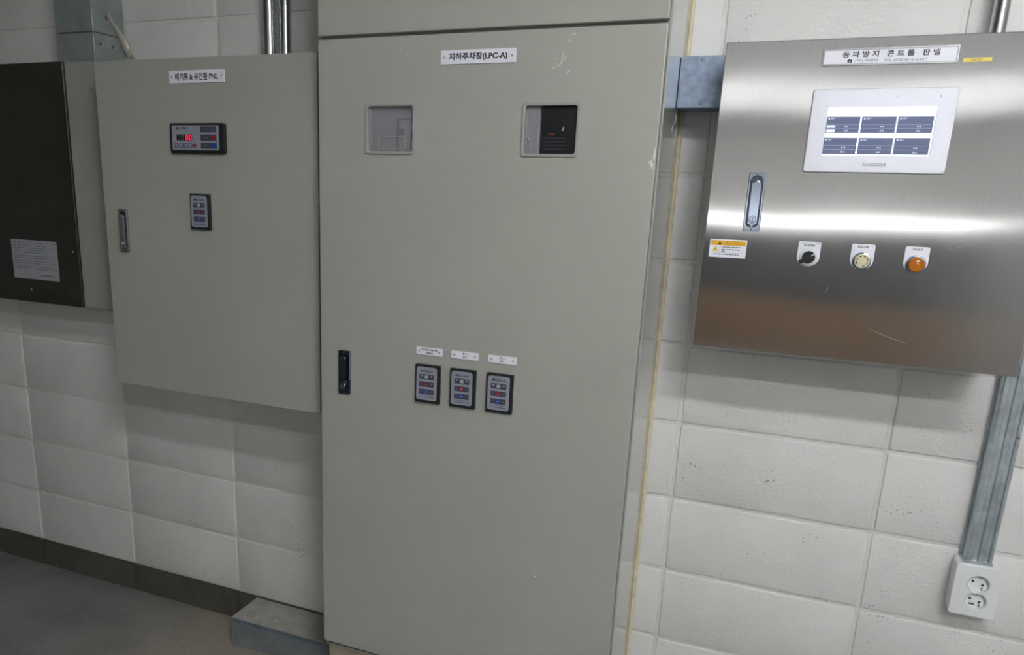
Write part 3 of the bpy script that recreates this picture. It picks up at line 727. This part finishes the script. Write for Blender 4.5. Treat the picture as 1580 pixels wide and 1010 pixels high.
# touchscreen
hm = holed('touchscreen', rrect(.3167, 1.5872, .2410, .1520, .0045, 4), [rrect(.3168, 1.5868, .1815, .0885, .0005, 1)], SY, .007, 'hmi_bezel', sc_, .0012)
plate('gasket', rrect(.3167, 1.5872, .2434, .1544, .005, 4), SY, .0016, 'silver_ink', hm)
plate('screen', rrect(.3168, 1.5868, .1818, .0888), SY, .0042, 'screen_white', hm)
ysn = SY - .0042
colx = (.2545, .3155, .3762); tw = .0580
for rz, th in ((1.5985, .0295), (1.5600, .0298)):
    for k, cx in enumerate(colx):
        plate('screen_tile', rrect(cx, rz, tw, th), ysn, .0002, 'screen_tile', hm)
        for dz in (.0005, -.0068): plate('tile_line', rrect(cx, rz + dz, tw - .003, .0006), ysn - .0002, .0001, 'screen_line', hm)
        text('▲ SET', cx - .0205, rz + .0115, .0120, .0024, ysn - .0002, 'screen_white', hm)
        for dz in (-.0032, -.0111): text('0.0', cx + .0070, rz + dz, .0065, .0028, ysn - .0002, 'screen_white', hm)
        if k == 0 and rz > 1.58:
            for dz in (-.0032, -.0111): plate('tile_button', rrect(cx - .0195, rz + dz, .0150, .0042, .001, 2), ysn - .0002, .0001, 'screen_white', hm)
plate('print_line', rrect(.381, 1.6268, .042, .0010), ysn, .0001, 'pale_print', hm)
lg = plate('logo_plate', rrect(.3190, 1.5262, .0390, .0062, .0006, 1), SY - .007, .0003, 'silver_ink', hm)
text('PROFACE', .3190, 1.5262, .034, .0040, SY - .0073, 'hmi_bezel', hm, bold=.01)
plate('indicator', circ(.4100, 1.6480, .0012, 10), SY - .007, .0003, 'grey_ink', hm)
plate('indicator', circ(.3400, 1.6480, .0007, 8), SY - .007, .0003, 'grey_ink', hm)
plate('protective_film', rrect(.3167, 1.5872, .2370, .1480, .003, 3), SY - .0079, .0001, 'film', hm)
# warning sticker
wl = plate('warning_sticker', rrect(.0738, 1.3538, .0730, .0370, .0008, 2), SY, .0003, 'white_plate', sc_)
plate('sticker_band', rrect(.0738, 1.3648, .0680, .0100), SY - .0003, .0002, 'amber_sticker', wl)
plate('sticker_triangle', [(.0530, 1.3612), (.0610, 1.3612), (.0570, 1.3686)], SY - .0005, .0002, 'black_ink', wl)
text('주     의', .0800, 1.3648, .022, .0060, SY - .0005, 'grey_ink', wl)
plate('sticker_triangle', [(.0425, 1.3472), (.0560, 1.3472), (.0492, 1.3585)], SY - .0003, .0002, 'sticker_yellow_pale', wl)
text('!', .0492, 1.3515, .0012, .0062, SY - .0005, 'black_ink', wl)
plate('sticker_rule', rrect(.0738, 1.3448, .0680, .0004), SY - .0003, .0001, 'grey_ink', wl)
plate('sticker_rule', rrect(.0585, 1.3522, .0004, .0150), SY - .0003, .0001, 'grey_ink', wl)
for zz, x0, x1 in ((1.3565, .062, .100), (1.3515, .062, .101), (1.3478, .062, .072), (1.3415, .047, .100)):
    x = x0
    while x < x1 - .003:
        ww = rn.uniform(.002, .006); plate('print_line', rrect(x + ww / 2, zz, ww, .0020), SY - .0003, .0001, 'grey_ink', wl); x += ww + .0015
# handle
swing_handle(sc_, .1145, 1.4490, .0325, .1160, SY, 'chrome', 'chrome', 'chrome', proud=.014, split=False)
# selector switch, buzzer, fault lamp on legend plates
def legend(name, cx):
    pts = []
    w_ = .0415; zt = 1.3762; zc = 1.3462; r = w_ / 2
    for k in range(21):
        a = math.pi + math.pi * k / 20; pts.append((cx + r * math.cos(a), zc + r * .93 * math.sin(a)))
    for k in range(5):
        a = math.pi / 2 * k / 4; pts.append((cx + r - .003 + .003 * math.cos(a), zt - .003 + .003 * math.sin(a)))
    for k in range(5):
        a = math.pi / 2 + math.pi / 2 * k / 4; pts.append((cx - r + .003 + .003 * math.cos(a), zt - .003 + .003 * math.sin(a)))
    return plate(name, pts, SY, .0018, 'white_plate', sc_, .0005, 1), SY - .0018, zc
pl, yl, zc = legend('selector_switch', .2285)
text('OFF', .2170, 1.3728, .0090, .0026, yl, 'grey_ink', pl); text('ON', .2430, 1.3728, .0070, .0026, yl, 'grey_ink', pl)
text('BUZZER', .2285, 1.3685, .0200, .0038, yl, 'black_ink', pl, bold=.02)
lathe_y('collar', [(.0172, 0), (.0172, .002), (.0160, .0038), (.0150, .0042), (.0125, .0042), (.0125, .003), (0, .003)], .2290, 1.3455, yl, 'white_plastic', pl)
lathe_y('knob', [(.0122, 0), (.0122, .004), (.0112, .0055), (0, .0055)], .2290, 1.3455, yl - .0031, 'black_plastic', pl)
def bar(name, cx, cz, ang, l0, l1, wd, yb, th, mt, parent, bev=.0008):
    d = Vector((math.cos(ang), math.sin(ang))); n = Vector((-d.y, d.x)); c = Vector((cx, cz))
    P4 = [c + d * l0 - n * wd, c + d * l1 - n * wd, c + d * l1 + n * wd, c + d * l0 + n * wd]
    return plate(name, [(p.x, p.y) for p in P4], yb, th, mt, parent, bev, 2)
bar('lever', .2285, 1.3455, math.radians(212), -.006, .0190, .0040, yl - .0086, .013, 'black_plastic', pl, .0015)
bar('pointer', .2290, 1.3455, math.radians(36), -.0010, .0115, .0009, yl - .0086, .006, 'white_plastic', pl, .0003)
pl, yl, zc = legend('buzzer', .3248)
text('BUZZER', .3248, 1.3712, .0195, .0040, yl, 'black_ink', pl, bold=.02)
lathe_y('bezel_ring', [(.0172, 0), (.0172, .003), (.0160, .006), (.0140, .0065), (.0130, .005), (0, .005)], .3250, 1.3440, yl, 'chrome', pl)
lathe_y('sounder', [(.0136, 0), (.0136, .004), (.0125, .0052), (0, .0056)], .3250, 1.3440, yl - .005, 'buzzer_cream', pl)
for k in range(8):
    a = 2 * math.pi * k / 8 + .4
    if k == 5: continue
    bar('sound_slot', .3250 + .0098 * math.cos(a), 1.3440 + .0098 * math.sin(a), a + math.pi / 2, -.0024, .0024, .0008, yl - .0101, .0005, 'black_ink', pl, 0)
lathe_y('sounder_cap', [(.0062, 0), (.0058, .0006), (0, .0006)], .3250, 1.3440, yl - .0105, 'buzzer_cream', pl)
pl, yl, zc = legend('fault_lamp', .4178)
text('FAULT', .4178, 1.3712, .0165, .0040, yl, 'black_ink', pl, bold=.02)
lathe_y('bezel_ring', [(.0178, 0), (.0178, .003), (.0166, .0065), (.0150, .007), (.0142, .006), (0, .006)], .4182, 1.3430, yl, 'chrome', pl)
lathe_y('lens', [(.0150, 0), (.0150, .004), (.0135, .0085), (.0105, .0100), (.0098, .0090), (.0085, .0092), (.0060, .0104), (.0052, .0098), (.0035, .0104), (0, .0112)], .4182, 1.3430, yl - .006, 'amber_lens', pl)
for r_ in (.0122, .0072): lathe_y('lens_ring', [(r_, 0), (r_, .0012), (r_ - .0012, .0012), (r_ - .0012, 0)], .4182, 1.3430, yl - (.0148 if r_ > .01 else .0155), 'amber_deep', pl, n=24, cap=False)
# dents and scratches on the door
strokes(sc_, [[(.268, 1.276, .0001), (.272, 1.283, .0004), (.274, 1.291, .0001)], [(.46, 1.372, .0001), (.50, 1.384, .0003), (.53, 1.390, .0001)],
              [(.385, 1.441, .0001), (.40, 1.443, .0003), (.412, 1.443, .0001)], [(.36, 1.21, .0001), (.40, 1.196, .0003), (.43, 1.188, .0001)]], SY - .0001, 'scratch', 'silver_ink')

# ------------------------------------------------------------------ strut raceway and socket outlet
sr = thing('metal_raceway', 'ribbed galvanised raceway dropping from behind the stainless cabinet to the socket', 'raceway', (.667, -.02, .69))
prof = [(.6415, -.001), (.6415, -.034), (.6445, -.040), (.6530, -.040), (.6550, -.036), (.6635, -.036), (.6655, -.040), (.6740, -.040), (.6760, -.036), (.6835, -.036), (.6855, -.040), (.6905, -.040), (.6925, -.037), (.6925, -.001)]
prism_z('channel', prof, .6960, 2.8, 'galvanised_strut', sr)
prism_z('edge_lip', [(.6370, -.001), (.6370, -.006), (.6413, -.006), (.6413, -.001)], .6960, 2.8, 'galvanised_strut', sr)
prism_z('end_collar', [(.6405, -.0012), (.6405, -.0415), (.6935, -.0415), (.6935, -.0012)], .6895, .6958, 'galvanised_strut', sr)
screw(.6690, 1.034, -.036, sr, .003, 'chrome'); screw(.6880, .986, -.040, sr, .003, 'dull_chrome')
so = thing('socket_outlet', 'white double wall socket with round recesses under the raceway', 'socket', (.671, -.022, .567))
bm = bmesh.new()
fr = rrect(.6710, .6280, .0880, .1210, .006, 4); bk = rrect(.6700, .6300, .0840, .1180, .006, 4)
A = [bm.verts.new((x - .671, -.001, z - .628)) for x, z in bk]; B = [bm.verts.new((x - .671, -.0385, z - .628)) for x, z in fr]
bm.faces.new(A); bm.faces.new(B[::-1])
for i in range(len(A)): bm.faces.new((A[i], A[(i + 1) % len(A)], B[(i + 1) % len(A)], B[i]))
hull = to_mesh(bm, 'back_box')
link('back_box', hull, 'socket_plastic', so, (.671, 0, .628), 40)
SOC = ((.6735, .6455), (.6745, .6040))
fc = holed('face_plate', rrect(.6710, .6280, .0890, .1220, .006, 5), [circ(*SOC[0], .0203, 36), circ(*SOC[1], .0203, 36)], -.0387, .0115, 'socket_plastic', so, .002)
for k, (cx, cz) in enumerate(SOC):
    rc = lathe_y('recess', [(.0201, 0), (.0201, .0015), (.0196, .0095), (.0201, .0100)], cx, cz, -.0388, 'socket_plastic', so, n=36, cap=False)
    plate('recess_floor', circ(cx, cz, .0200, 32), -.0388, .0016, 'socket_plastic', so)
    y = -.0405
    for sx, sz in ((-.0095, .0030), (.0095, -.0030)):
        lathe_y('pin_hole', [(.0026, 0), (.0026, .0004), (0, .0004)], cx + sx, cz + sz, y, 'black_ink', so, n=12)
    plate('earth_clip', rrect(cx + .001, cz + .0175, .0050, .0035, .0006, 1), y, .0050, 'dull_chrome', so)
    plate('earth_clip', rrect(cx + .009, cz - .0105, .0018, .0075, .0006, 1), y, .0040, 'dull_chrome', so)
    if k == 1: plate('shutter', rrect(cx - .0050, cz - .0095, .0115, .0030, .0012, 2), y, .0008, 'black_ink', so)
